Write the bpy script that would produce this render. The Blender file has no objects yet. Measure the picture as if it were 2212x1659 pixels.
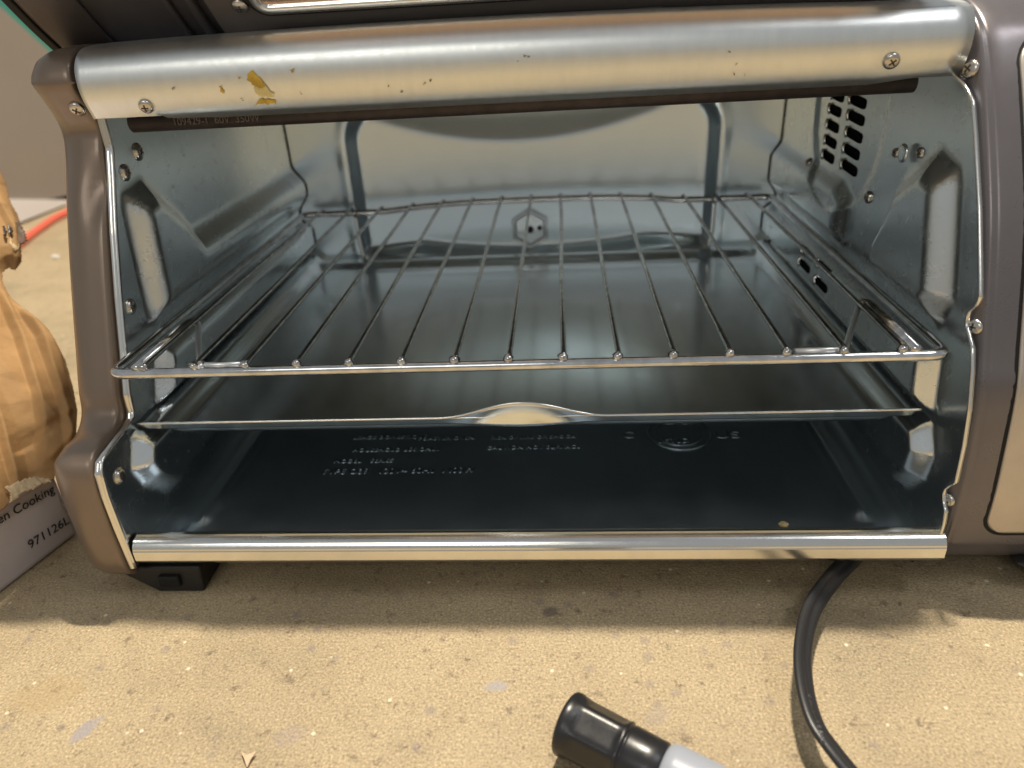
import bpy, bmesh, math, random
import numpy as np
from mathutils import Vector, Matrix
from mathutils.bvhtree import BVHTree
from mathutils import noise as mn
from mathutils.geometry import tessellate_polygon
random.seed(4)
SC = bpy.context.scene
COL = SC.collection
PI = math.pi
# ------------------------------------------------------------------ camera
CAM = Vector((0.02073, -0.25415, 0.12458))
YAW, PITCH, ROLL, FPX = 0.08237, -0.48077, -0.05969, 1555.127   # focal length in pixels of a 2212 px wide picture
cf = Vector((-math.sin(YAW)*math.cos(PITCH), math.cos(YAW)*math.cos(PITCH), math.sin(PITCH)))
r0 = Vector((math.cos(YAW), math.sin(YAW), 0)); u0 = r0.cross(cf)
cr = r0*math.cos(ROLL) + u0*math.sin(ROLL); cu = cr.cross(cf)
cam = bpy.data.cameras.new('camera'); camo = bpy.data.objects.new('camera', cam); COL.objects.link(camo)
M = Matrix((( cr.x, cu.x, -cf.x, CAM.x), (cr.y, cu.y, -cf.y, CAM.y), (cr.z, cu.z, -cf.z, CAM.z), (0,0,0,1)))
camo.matrix_world = M
cam.sensor_width = 36; cam.lens = FPX/2212*36; cam.clip_start = .01; cam.clip_end = 60
cam.dof.use_dof = True; cam.dof.focus_distance = .30; cam.dof.aperture_fstop = 8.0
SC.camera = camo
# ------------------------------------------------------------------ world and lamps
W = bpy.data.worlds.new('World'); SC.world = W; W.use_nodes = True
wn = W.node_tree; bg = wn.nodes['Background']
tc = wn.nodes.new('ShaderNodeTexCoord'); sp = wn.nodes.new('ShaderNodeSeparateXYZ'); rp = wn.nodes.new('ShaderNodeValToRGB')
mr = wn.nodes.new('ShaderNodeMapRange'); mr.inputs[1].default_value = -1; mr.inputs[2].default_value = 1
wn.links.new(tc.outputs['Generated'], sp.inputs[0]); wn.links.new(sp.outputs[2], mr.inputs[0]); wn.links.new(mr.outputs[0], rp.inputs[0])
wn.links.new(rp.outputs[0], bg.inputs[0])
e = rp.color_ramp.elements
e[0].position = .47; e[0].color = (.12,.10,.07,1)
e[1].position = 1.0; e[1].color = (.25,.265,.28,1)
m_ = e.new(.55); m_.color = (.32,.325,.32,1)
bg.inputs[1].default_value = .85
def area(name, loc, target, sx, sy, power, col):
    l = bpy.data.lights.new(name, 'AREA'); l.shape = 'RECTANGLE'; l.size = sx; l.size_y = sy; l.energy = power; l.color = col
    o = bpy.data.objects.new(name, l); COL.objects.link(o); o.location = loc
    d = Vector(target)-Vector(loc); o.rotation_euler = d.to_track_quat('-Z', 'Y').to_euler(); return o
area('ceiling_lamp', (.14, .655, 2.45), (0,-.2,0), .16, .05, 82, (1,.90,.74))
area('front_lamp', (-.75, -2.1, 1.75), (0,.1,0), 1.3, .50, 7, (1,.96,.88))
area('side_lamp', (1.25, -.35, 2.2), (0,.1,0), .8, .40, 7, (.97,.98,1))
SC.view_settings.view_transform = 'Standard'; SC.view_settings.look = 'None'
SC.view_settings.exposure = .30; SC.view_settings.gamma = 1; SC.view_settings.use_curve_mapping = False
SC.render.engine = 'CYCLES'

# ------------------------------------------------------------------ helpers
def ray(x, y): return (cf*FPX + cr*(x-1106) - cu*(y-829.5))
def at(x, y, ax, val):
    d = ray(x, y); return CAM + d*((val-CAM[ax])/d[ax])
def atp(x, y, P, n):
    d = ray(x, y); return CAM + d*((P-CAM).dot(n)/d.dot(n))
def obj(name, verts, faces, mat, parent=None, smooth=True, solid=0, bevel=0, off=0, sub=0):
    me = bpy.data.meshes.new(name); me.from_pydata([tuple(v) for v in verts], [], [tuple(f) for f in faces])
    bm = bmesh.new(); bm.from_mesh(me); bmesh.ops.recalc_face_normals(bm, faces=bm.faces); bm.to_mesh(me); bm.free()
    if smooth:
        me.polygons.foreach_set('use_smooth', [True]*len(me.polygons))
    if isinstance(mat, (list, tuple)):
        for m in mat: me.materials.append(m)
    else: me.materials.append(mat)
    o = bpy.data.objects.new(name, me); COL.objects.link(o)
    if parent: o.parent = parent
    if solid:
        s = o.modifiers.new('s', 'SOLIDIFY'); s.thickness = solid; s.offset = off
    if bevel:
        b = o.modifiers.new('b', 'BEVEL'); b.width = bevel; b.segments = 3; b.limit_method = 'ANGLE'; b.angle_limit = math.radians(40)
    if sub:
        b = o.modifiers.new('u', 'SUBSURF'); b.levels = sub; b.render_levels = sub
    return o
def tag(o, label=None, cat=None, group=None, kind=None):
    if label: o['label'] = label
    if cat: o['category'] = cat
    if group: o['group'] = group
    if kind: o['kind'] = kind
    return o
def empty(name, loc, label, cat, group=None):
    o = bpy.data.objects.new(name, None); COL.objects.link(o); o.empty_display_size = .01
    return tag(o, label, cat, group)          # kept at the world origin so that parts use world coordinates
def box(x0,x1,y0,y1,z0,z1):
    v = [(x,y,z) for x in (x0,x1) for y in (y0,y1) for z in (z0,z1)]
    return v, [(0,1,3,2),(4,6,7,5),(0,4,5,1),(2,3,7,6),(0,2,6,4),(1,5,7,3)]
def spline(pts, n=6, closed=False):
    pts = [Vector(p) for p in pts]; out = []; N = len(pts)
    rng = range(N if closed else N-1)
    for i in rng:
        if closed: a,b,c,d = pts[i-1],pts[i],pts[(i+1)%N],pts[(i+2)%N]
        else: a,b,c,d = pts[max(i-1,0)],pts[i],pts[i+1],pts[min(i+2,N-1)]
        for k in range(n):
            t = k/n
            out.append(.5*((2*b)+(c-a)*t+(2*a-5*b+4*c-d)*t*t+(-a+3*b-3*c+d)*t**3))
    if not closed: out.append(pts[-1])
    return out
def roundpath(pts, r, n=5):
    pts = [Vector(p) for p in pts]; out = [pts[0]]
    for i in range(1, len(pts)-1):
        a,b,c = pts[i-1],pts[i],pts[i+1]
        rr = min(r, (a-b).length*.49, (c-b).length*.49)
        p = b+(a-b).normalized()*rr; q = b+(c-b).normalized()*rr
        for k in range(n+1):
            t = k/n; out.append(p*(1-t)**2+b*2*t*(1-t)+q*t*t)
    out.append(pts[-1]); return out
def tube_geo(path, r, n=10, closed=False, V=None, F=None, flat=None):
    V = [] if V is None else V; F = [] if F is None else F
    path = [Vector(p) for p in path]; N = len(path); base = len(V)
    up = Vector((0,0,1)); prev = None
    for i,p in enumerate(path):
        if closed: t = (path[(i+1)%N]-path[i-1]).normalized()
        else: t = (path[min(i+1,N-1)]-path[max(i-1,0)]).normalized()
        if prev is None:
            a = t.cross(up)
            if a.length < .1: a = t.cross(Vector((1,0,0)))
        else: a = prev - t*prev.dot(t)
        a.normalize(); b = a.cross(t); prev = a
        rr = r(i/(N-1)) if callable(r) else r
        for k in range(n):
            an = 2*PI*k/n
            if flat: V.append(p + a*flat(an)[0]+b*flat(an)[1])
            else: V.append(p + a*rr*math.cos(an)+b*rr*math.sin(an))
    for i in range(N if closed else N-1):
        j = (i+1)%N
        for k in range(n):
            F.append((base+i*n+k, base+i*n+(k+1)%n, base+j*n+(k+1)%n, base+j*n+k))
    if not closed:
        F.append([base+k for k in range(n)]); F.append([base+(N-1)*n+k for k in range(n)][::-1])
    return V, F
def sheetX(prof, x0, x1, nx=2):
    V = []; F = []; n = len(prof)
    for i in range(nx):
        x = x0+(x1-x0)*i/(nx-1)
        for (y,z) in prof: V.append((x,y,z))
    for i in range(nx-1):
        for k in range(n-1): F.append((i*n+k, i*n+k+1, (i+1)*n+k+1, (i+1)*n+k))
    return V, F
def interp(x, xs, ys): return float(np.interp(x, xs, ys))
def bvh_of(o):
    dg = bpy.context.evaluated_depsgraph_get(); return BVHTree.FromObject(o, dg)
def sm(a, b, x):
    t = np.clip((x-a)/(b-a), 0, 1); return t*t*(3-2*t)
def sdpoly(P, poly):
    """signed distance (negative inside) of Nx2 points to a polygon"""
    P = np.asarray(P, float); poly = np.asarray(poly, float); d = np.full(len(P), 1e9); inside = np.zeros(len(P), bool); n = len(poly)
    for i in range(n):
        a = poly[i]; b = poly[(i+1)%n]; e = b-a; w = P-a
        t = np.clip((w@e)/(e@e), 0, 1); q = w-np.outer(t, e); d = np.minimum(d, np.hypot(q[:,0], q[:,1]))
        c = ((a[1] > P[:,1]) != (b[1] > P[:,1])) & (P[:,0] < (b[0]-a[0])*(P[:,1]-a[1])/(b[1]-a[1]+1e-15)+a[0])
        inside ^= c
    return np.where(inside, -d, d)

# ------------------------------------------------------------------ materials
def mat(name, col, rough=.5, metal=0, spec=.5, bump=0, bscale=200, rvar=0, cvar=0, cscale=60, coat=0, stretch=None, brough=.6):
    m = bpy.data.materials.new(name); m.use_nodes = True; nt = m.node_tree; b = nt.nodes['Principled BSDF']; L = nt.links
    b.inputs['Base Color'].default_value = (*col, 1); b.inputs['Roughness'].default_value = rough
    b.inputs['Metallic'].default_value = metal; b.inputs['Specular IOR Level'].default_value = spec
    if coat: b.inputs['Coat Weight'].default_value = coat; b.inputs['Coat Roughness'].default_value = .1
    t = nt.nodes.new('ShaderNodeTexCoord'); mp = nt.nodes.new('ShaderNodeMapping'); L.new(t.outputs['Object'], mp.inputs[0])
    if stretch: mp.inputs['Scale'].default_value = stretch
    def noise(s, d=4, r=.6):
        n = nt.nodes.new('ShaderNodeTexNoise'); n.inputs['Scale'].default_value = s; n.inputs['Detail'].default_value = d; n.inputs['Roughness'].default_value = r
        L.new(mp.outputs[0], n.inputs['Vector']); return n
    if bump:
        n = noise(bscale, 5, brough); bp = nt.nodes.new('ShaderNodeBump'); bp.inputs['Strength'].default_value = 1; bp.inputs['Distance'].default_value = bump
        L.new(n.outputs[0], bp.inputs['Height']); L.new(bp.outputs[0], b.inputs['Normal'])
    if rvar:
        n = noise(cscale*1.7, 6, .65); r = nt.nodes.new('ShaderNodeMapRange')
        r.inputs[1].default_value = .3; r.inputs[2].default_value = .7; r.inputs[3].default_value = rough-rvar; r.inputs[4].default_value = rough+rvar
        L.new(n.outputs[0], r.inputs[0]); L.new(r.outputs[0], b.inputs['Roughness'])
    if cvar:
        n = noise(cscale, 6, .6); r = nt.nodes.new('ShaderNodeValToRGB')
        r.color_ramp.elements[0].position = .3; r.color_ramp.elements[1].position = .7
        r.color_ramp.elements[0].color = (*[c*(1-cvar) for c in col], 1); r.color_ramp.elements[1].color = (*[min(1,c*(1+cvar)) for c in col], 1)
        L.new(n.outputs[0], r.inputs[0]); L.new(r.outputs[0], b.inputs['Base Color'])
    return m
STEEL = mat('aluminised_steel', (.83,.87,.875), .26, 1, bump=.000008, bscale=900, rvar=.03, cvar=.025, cscale=90)
BACK = mat('aluminised_steel_back', (.86,.95,1.0), .28, 1, cvar=.012, cscale=60)
FLOORST = mat('oven_floor_steel', (.56,.64,.69), .36, 1, bump=.000006, bscale=500, rvar=.03, cvar=.03, cscale=40)
TRAYM = mat('tray_steel', (.86,.90,.90), .20, 1, bump=.000006, bscale=500, rvar=.03, cvar=.03, cscale=50)
HOODM = mat('brushed_hood_steel', (.86,.88,.86), .38, 1, bump=.000025, bscale=700, rvar=.04, cvar=.03, cscale=150, stretch=(1.6,.5,.5))
CHROME = mat('chrome_wire', (.72,.72,.72), .10, 1, bump=.00003, bscale=500, rvar=.05, cvar=.2, cscale=150)
LOOPM = mat('bright_wire', (.88,.88,.86), .32, 1)
RODM = mat('chrome_rod', (.60,.59,.57), .12, 1, bump=.00008, bscale=700, rvar=.08, cvar=.35, cscale=220)
TRIM = mat('bottom_trim_steel', (.84,.83,.79), .20, 1, rvar=.02, cvar=.02, cscale=100)
CAPM = mat('bronze_grey_plastic', (.25,.190,.145), .34, .45, bump=.00002, bscale=1500, rvar=.04, cvar=.05, cscale=40, coat=.15)
PANELM = mat('grey_panel_plastic', (.19,.172,.178), .30, .55, bump=.00002, bscale=1500, rvar=.04, cvar=.04, cscale=40)
DOORM = mat('dark_door_plastic', (.075,.068,.072), .35, .3, bump=.00004, bscale=900, rvar=.08, cvar=.12, cscale=60)
BLACK = mat('black_rubber', (.012,.012,.012), .6, 0, .3)
VOID = mat('black_void', (.004,.004,.005), .9, 0, .1)
ELEM = mat('heating_element', (.050,.038,.034), .5, .3, bump=.00006, bscale=900, rvar=.06, cvar=.3, cscale=150)
RECESS = mat('screw_recess', (.10,.085,.07), .5, .6)
SCREW = mat('nickel_screw', (.62,.58,.52), .25, 1, bump=.00008, bscale=900, rvar=.06)
FACE = mat('champagne_faceplate', (.62,.56,.50), .38, .8, bump=.00003, bscale=900, cvar=.05, cscale=80)
FOOTM = mat('foot_plastic', (.018,.017,.016), .45, 0, .4, bump=.00004, bscale=700)
CORDM = mat('cord_vinyl', (.022,.022,.024), .38, 0, .5, bump=.00003, bscale=900)
STAIN = mat('grease_stain', (.62,.41,.06), .32, .25, .5, bump=.00015, bscale=500, cvar=.35, cscale=200)
DSTAIN = mat('brown_specks', (.30,.21,.11), .5)
KRAFT = mat('kraft_cardboard', (.40,.235,.10), .75, 0, .3, bump=.0003, bscale=220, cvar=.16, cscale=60, brough=.7)
TORN = mat('torn_pulp', (.66,.50,.30), .9, 0, .2, bump=.0006, bscale=500, cvar=.2, cscale=200)
PAPER = mat('white_carton', (.52,.46,.44), .55, 0, .4, bump=.0006, bscale=50, cvar=.05, cscale=30)
PLAST = mat('crumpled_film', (.45,.41,.38), .25, 0, .6, bump=.0012, bscale=70, cvar=.2, cscale=60)
INK = mat('black_ink', (.012,.011,.012), .6)
TAPE = mat('dark_tape', (.16,.11,.08), .35, 0, .5, bump=.0004, bscale=200, cvar=.45, cscale=150)
REDC = mat('red_cord_vinyl', (.72,.13,.08), .35, 0, .5)
GREYB = mat('grey_cabinet_paint', (.27,.235,.20), .5, 0, .4, cvar=.05, cscale=3)
WHITEB = mat('white_plinth', (.78,.76,.74), .5, 0, .4, cvar=.04, cscale=5)
TEAL = mat('teal_plastic', (.10,.42,.33), .5)
ORANGE = mat('orange_crate', (.75,.36,.12), .6)
MCAP = mat('marker_cap_plastic', (.014,.014,.016), .33, 0, .55, bump=.00003, bscale=400, rvar=.05, cscale=120)
MBAR = mat('marker_barrel_plastic', (.34,.365,.42), .35, 0, .5, bump=.00002, bscale=1500)
CHIP = mat('pale_wood_chip', (.62,.45,.30), .8, cvar=.2, cscale=300)
WHITEC = mat('white_crumb', (.8,.78,.72), .8)
CRUMBM = mat('bread_crumb', (.55,.42,.20), .8, bump=.0005, bscale=900, cvar=.3, cscale=500)
CLIPM = mat('door_clip_plastic', (.30,.27,.25), .3, .3)
INFR = mat('inner_frame_plastic', (.17,.15,.14), .38, .3)
GLASS = mat('reflective_door_glass', (.62,.47,.40), .08, .85, bump=.00004, bscale=80)

def floor_material():
    m = bpy.data.materials.new('concrete_floor'); m.use_nodes = True; nt = m.node_tree; L = nt.links; b = nt.nodes['Principled BSDF']
    t = nt.nodes.new('ShaderNodeTexCoord')
    def noise(s, d, r, dist=0):
        n = nt.nodes.new('ShaderNodeTexNoise'); n.inputs['Scale'].default_value = s; n.inputs['Detail'].default_value = d
        n.inputs['Roughness'].default_value = r; n.inputs['Distortion'].default_value = dist; L.new(t.outputs['Object'], n.inputs['Vector']); return n
    def ramp(src, stops):
        r = nt.nodes.new('ShaderNodeValToRGB'); els = r.color_ramp.elements
        els[0].position, els[0].color = stops[0][0], (*stops[0][1], 1); els[1].position, els[1].color = stops[-1][0], (*stops[-1][1], 1)
        for p, c in stops[1:-1]: x = els.new(p); x.color = (*c, 1)
        L.new(src, r.inputs[0]); return r.outputs[0]
    def mix(fac, a, c, mode='MIX'):
        x = nt.nodes.new('ShaderNodeMix'); x.data_type = 'RGBA'; x.blend_type = mode
        if isinstance(fac, float): x.inputs[0].default_value = fac
        else: L.new(fac, x.inputs[0])
        for s, v in ((6, a), (7, c)):
            if isinstance(v, tuple): x.inputs[s].default_value = (*v, 1)
            else: L.new(v, x.inputs[s])
        return x.outputs[2]
    big = ramp(noise(14, 6, .65, .5).outputs[0], [(.28,(.34,.27,.165)), (.46,(.44,.345,.21)), (.72,(.53,.42,.255))])
    grain = ramp(noise(1000, 3, .6).outputs[0], [(.30,(.52,.50,.50)), (.44,(.84,.83,.83)), (.58,(1.04,1.04,1.04)), (.72,(1.5,1.46,1.38))])
    col = mix(1.0, big, grain, 'MULTIPLY')
    mid = ramp(noise(170, 5, .7).outputs[0], [(.30,(.45,.42,.43)), (.42,(1,1,1)), (.66,(1,1,1)), (.78,(1.2,1.18,1.1))])
    col = mix(.9, col, mid, 'MULTIPLY')
    # purple-grey aggregate specks and pale sand grains
    v = nt.nodes.new('ShaderNodeTexVoronoi'); v.inputs['Scale'].default_value = 95; L.new(t.outputs['Object'], v.inputs['Vector'])
    f = ramp(v.outputs['Distance'], [(.0,(1,1,1)), (.10,(.8,.8,.8)), (.26,(0,0,0))])
    pick = nt.nodes.new('ShaderNodeSeparateColor'); L.new(v.outputs['Color'], pick.inputs[0])
    g = nt.nodes.new('ShaderNodeMath'); g.operation = 'GREATER_THAN'; g.inputs[1].default_value = .62; L.new(pick.outputs[0], g.inputs[0])
    mm = nt.nodes.new('ShaderNodeMath'); mm.operation = 'MULTIPLY'; L.new(f, mm.inputs[0]); L.new(g.outputs[0], mm.inputs[1])
    m2 = nt.nodes.new('ShaderNodeMath'); m2.operation = 'MULTIPLY'; m2.inputs[1].default_value = .5; L.new(mm.outputs[0], m2.inputs[0])
    col = mix(m2.outputs[0], col, (.20,.16,.17))
    v2 = nt.nodes.new('ShaderNodeTexVoronoi'); v2.inputs['Scale'].default_value = 140; L.new(t.outputs['Object'], v2.inputs['Vector'])
    f2 = ramp(v2.outputs['Distance'], [(.0,(1,1,1)), (.08,(1,1,1)), (.14,(0,0,0))])
    p2 = nt.nodes.new('ShaderNodeSeparateColor'); L.new(v2.outputs['Color'], p2.inputs[0])
    g2 = nt.nodes.new('ShaderNodeMath'); g2.operation = 'GREATER_THAN'; g2.inputs[1].default_value = .8; L.new(p2.outputs[1], g2.inputs[0])
    m3 = nt.nodes.new('ShaderNodeMath'); m3.operation = 'MULTIPLY'; L.new(f2, m3.inputs[0]); L.new(g2.outputs[0], m3.inputs[1])
    col = mix(m3.outputs[0], col, (.74,.66,.48))
    # stains that belong to the floor: x, y, radius x, radius y, turn
    wob = noise(180, 3, .6)
    for (px, py, rx, ry, an, c, a) in ((185,1575,.0066,.0034,1.05,(.33,.30,.32),.75), (1070,1482,.0052,.0030,.1,(.36,.34,.35),.7), (625,1590,.006,.005,.3,(.30,.24,.22),.35),
                                 (1190,1322,.004,.003,.5,(.10,.08,.07),.6), (100,1500,.016,.010,.2,(.42,.30,.14),.35), (1420,1545,.006,.004,.6,(.3,.25,.24),.3)):
        P = at(px, py, 2, FZ)
        mp = nt.nodes.new('ShaderNodeMapping'); mp.vector_type = 'TEXTURE'; mp.inputs['Location'].default_value = P
        mp.inputs['Rotation'].default_value = (0,0,an); mp.inputs['Scale'].default_value = (rx, ry, 1); L.new(t.outputs['Object'], mp.inputs[0])
        ln = nt.nodes.new('ShaderNodeVectorMath'); ln.operation = 'LENGTH'; L.new(mp.outputs[0], ln.inputs[0])
        ad = nt.nodes.new('ShaderNodeMath'); ad.operation = 'MULTIPLY_ADD'; ad.inputs[1].default_value = 1.4; L.new(wob.outputs[0], ad.inputs[0]); L.new(ln.outputs['Value'], ad.inputs[2])
        r = nt.nodes.new('ShaderNodeMapRange'); r.inputs[1].default_value = 1.35; r.inputs[2].default_value = 1.75; r.inputs[3].default_value = a; r.inputs[4].default_value = 0
        L.new(ad.outputs[0], r.inputs[0]); col = mix(r.outputs[0], col, c)
    L.new(col, b.inputs['Base Color'])
    b.inputs['Roughness'].default_value = .52; b.inputs['Specular IOR Level'].default_value = .45
    n1 = noise(800, 4, .6); n2 = noise(45, 4, .5)
    ad = nt.nodes.new('ShaderNodeMath'); ad.operation = 'MULTIPLY_ADD'; ad.inputs[1].default_value = 3; L.new(n2.outputs[0], ad.inputs[0]); L.new(n1.outputs[0], ad.inputs[2])
    bp = nt.nodes.new('ShaderNodeBump'); bp.inputs['Distance'].default_value = .0006; bp.inputs['Strength'].default_value = 1
    L.new(ad.outputs[0], bp.inputs['Height']); L.new(bp.outputs[0], b.inputs['Normal'])
    return m

# ------------------------------------------------------------------ setting
FZ = -.105
tag(obj('floor', [(-4,-4,FZ),(4,-4,FZ),(4,4,FZ),(-4,4,FZ)], [(0,1,2,3)], floor_material(), smooth=False), kind='structure')

# ------------------------------------------------------------------ oven
oven = empty('toaster_oven', (0,0,FZ), 'open stainless and bronze grey toaster oven standing on the concrete floor with its door raised', 'toaster oven')
HX = .172; YB = .268
# front edge of the side walls: y as a function of z
LZ = [-.088,-.0657,-.048,-.0375,-.0335,-.0322,-.0312,-.0300,-.0285,-.0262,-.018,.001,.0219,.0476,.0692,.0800,.0923,.100]
LY = [-.0164,-.0170,-.0170,-.0158,-.0130,-.0080,.0000,.0090,.0145,.0160,.0171,.0248,.0329,.0438,.0542,.0590,.0595,.0595]
RZ = [-.088,-.0694,-.0635,-.0612,-.058,-.0555,-.052,-.0486,-.0322,-.0175,-.0041,.0035,.0072,.0095,.0125,.0155,.0195,.0225,.0286,.0511,.0732,.0850,.0885,.0910,.0940,.100]
RY = [-.0131,-.0135,-.0125,-.0098,-.0082,-.0082,-.0105,-.0136,-.0123,-.0095,-.0052,-.0018,.0028,.0056,.0063,.0060,.0025,.0018,.0047,.0161,.0293,.0370,.0420,.0480,.0590,.060]
LP = [  # raised panels of the left wall (y, z, height, slope width)
    ([(.053,.018),(.058,.056),(.072,.058),(.092,.040),(.104,.0257),(.30,.0257),(.30,.006),(.052,.006)], .0080, .015),
    ([(.046,-.010),(.30,-.010),(.30,-.030),(.036,-.0305)], .0075, .0085),
    ([(.010,-.0385),(.020,-.0385),(.30,-.0385),(.30,-.074),(.022,-.072),(.008,-.058),(.004,-.048)], .0075, .0085)]
RP = [
    ([(.022,.016),(.036,.057),(.050,.060),(.072,.045),(.086,.020),(.086,.006),(.026,.006)], .0080, .015),
    ([(.018,-.008),(.30,-.008),(.30,-.030),(.014,-.0300)], .0075, .0085),
    ([(.012,-.0395),(.30,-.0395),(.30,-.074),(.018,-.072),(.008,-.060),(.006,-.048)], .0075, .0085),
    ([(.135,.004),(.135,.024),(.150,.030),(.30,.030),(.30,.004)], .0060, .012)]
def wall(name, s, ZS, YS, panels, seg):
    zs = sorted(set(list(np.linspace(-.088, .0985, 95))+[z for z in ZS if z < .0985]+list(np.linspace(-.036,-.026,16))+(list(np.linspace(.004,.024,14))+list(np.linspace(-.066,-.048,14)) if s > 0 else [])))
    zs = [z for i,z in enumerate(zs) if i == 0 or z-zs[i-1] > 2e-5]
    us = np.concatenate([np.linspace(0,.35,70), np.linspace(.36,1,60)])
    P = []
    for z in zs:
        y0 = interp(z, ZS, YS)
        for u in us: P.append((y0+(YB-y0)*u, z))
    P = np.array(P); d = np.zeros(len(P))
    for poly, h, w in panels:
        sd = sdpoly(P, poly); d = np.maximum(d, h*(1-sm(-w*.5, w*.5, sd)))
    if s > 0:      # round fan boss, pressed a little outwards
        rr = np.hypot(P[:,0]-.157, (P[:,1]-.066)*1.0); d -= .0016*(1-sm(.0475,.0500, rr))
    V = [(s*(HX-dd), y, z) for (y,z), dd in zip(P, d)]; nu = len(us)
    F = [(i*nu+k, i*nu+k+1, (i+1)*nu+k+1, (i+1)*nu+k) for i in range(len(zs)-1) for k in range(nu-1)]
    SEAM = [V[i*nu+nu-1] for i in range(0, len(zs), 2)]
    # front flange turned outwards and a rolled bead
    b = len(V)
    for z in zs:
        y0 = interp(z, ZS, YS); V += [(s*(HX+.0003), y0-.0005, z), (s*(HX+.0028 if s < 0 else HX+.0012), y0-.0006, z), (s*(HX+.0034 if s < 0 else HX+.0015), y0+.004, z)]
    for i in range(len(zs)-1):
        F.append((i*nu, b+i*3, b+(i+1)*3, (i+1)*nu))
        for k in range(2): F.append((b+i*3+k, b+i*3+k+1, b+(i+1)*3+k+1, b+(i+1)*3+k))
    o = obj(name, V, F, STEEL, oven)
    path = [(s*(HX+.0001), interp(z, ZS, YS)-.0006, z) for z in zs[::2]]
    V, F = tube_geo(path, .00075, 6); obj('rolled_edge', V, F, TRIM, o)
    V2, F2 = tube_geo([(q[0]-s*.0004, YB-.0007, q[2]) for q in SEAM], .00038, 6); obj('corner_seam', V2, F2, RECESS, o)
    if s < 0:
        V = []; F = []
        for z in zs:
            y0 = interp(z, ZS, YS)
            for dx_, dy_ in ((.0001,.0010),(-.0004,-.0010),(-.0010,-.0015),(-.0022,-.0016),(-.0029,-.0011),(-.0031,.0020)): V.append((-HX+dx_, y0+dy_, z))
        F = [(i*6+k, i*6+k+1, (i+1)*6+k+1, (i+1)*6+k) for i in range(len(zs)-1) for k in range(5)]
        obj('front_flange', V, F, TRIM, o)
    return o
wl = wall('side_wall', -1, LZ, LY, LP, 0)
wr = wall('side_wall', 1, RZ, RY, RP, 0)
# back panel with the bowed pizza bulge, its arched step and the lower shelf
nx, nz = 150, 100; V = []; F = []
for j in range(nz):
    z = -.088+(.0985+.088)*j/(nz-1)
    for i in range(nx):
        x = -HX-.002+(2*HX+.004)*i/(nx-1)
        ax = abs(x)
        # rounded-arch signed distance: half width .127, top z .070 with corner radius .026
        qx = ax-(.127-.026); qz = z-(.070-.026)
        sd = (math.hypot(max(qx,0), max(qz,0))+min(max(qx,qz),0))-.026
        ins = 1-float(sm(-.0035, .0035, sd))
        low = float(sm(-.041, -.030, z + .010*(1-min(1,(x/.085)**2)) ))
        bow = (.010+.016*max(0, 1-(x/.120)**2))*low
        y = YB + bow*ins
        zb2 = .0385+.0205*((x+.008)/.100)**2; y += .29*(math.log(1+math.exp((z-zb2)/.0008))*.0008)*ins
        y -= .0016*math.exp(-((sd-.006)/.0028)**2)*float(sm(-.045,-.03,z))      # pressed bead round the arch
        sx = abs(ax-.150); y += 0
        V.append((x,y,z))
for j in range(nz-1):
    for i in range(nx-1): F.append((j*nx+i, j*nx+i+1, (j+1)*nx+i+1, (j+1)*nx+i))
bk = obj('back_panel', V, F, BACK, oven)
# roof of the cavity and outer shell
V,F = sheetX([(.0625,.0975),(.345,.0975)], -HX-.001, HX+.001); obj('cavity_roof', V, F, mat('heat_darkened_steel', (.26,.27,.27), .5, .9, cvar=.1, cscale=30), oven, solid=.0006)
# cavity floor with ribs
nx, ny = 160, 110; V = []; F = []
for j in range(ny):
    y = -.005+(YB+.003+.005)*j/(ny-1)
    for i in range(nx):
        x = -HX+2*HX*i/(nx-1); ax = abs(x); z = -.0825
        rib = math.exp(-((ax-.150)/.0020)**2)*float(sm(.004,.010,y))*(1-float(sm(.24,.25,y)))
        z += .0030*rib
        z -= .0012*float(sm(.155,.160,ax))
        V.append((x,y,z))
for j in range(ny-1):
    for i in range(nx-1): F.append((j*nx+i, j*nx+i+1, (j+1)*nx+i+1, (j+1)*nx+i))
cav = obj('cavity_floor', V, F, FLOORST, oven)
def text(body, size, name, m, parent, Mx, ext=.0002, align='LEFT', sx=1, bev=0):
    c = bpy.data.curves.new(name, 'FONT'); c.body = body; c.size = size; c.extrude = ext; c.align_x = align; c.bevel_depth = bev
    t = bpy.data.objects.new('tmp', c); COL.objects.link(t)
    dg = bpy.context.evaluated_depsgraph_get(); me = bpy.data.meshes.new_from_object(t.evaluated_get(dg)); bpy.data.objects.remove(t)
    me.transform(Matrix.Diagonal((sx,1,1,1))); me.transform(Mx); me.materials.clear(); me.materials.append(m)
    o = bpy.data.objects.new(name, me); COL.objects.link(o); o.parent = parent; return o
EMB = mat('embossed_steel', (.40,.45,.47), .28, 1)
def emb(body, px, py, size, sx=1):
    p = at(px, py, 2, -.0822); text(body, size, 'embossed_lettering', EMB, cav, Matrix.Translation((p.x, p.y, -.0824)), .00016, sx=sx, bev=.00008)
emb('TYPE O39   120V~ 60Hz  1400W', 692, 1023, .0062, .93)
emb('MODEL    SERIES', 720, 999, .0044, 1.0)
emb('HOUSEHOLD USE ONLY', 760, 975, .0044, 1.0)
emb('USAGE DOMESTIQUE', 760, 948, .0044)
emb('TOASTER OVEN', 900, 950, .0044)
emb('CAUTION HOT SURFACE', 1050, 970, .0044, 1.0)
emb('RISK OF FIRE OR SHOCK', 1060, 948, .0044, .95)
emb('C', 1345, 945, .009); emb('US', 1545, 945, .009, 1.3); emb('LISTED', 1420, 956, .0055); emb('UL', 1430, 915, .013)
cc = at(1467, 935, 2, -.0822)
V = []; F = []
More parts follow.
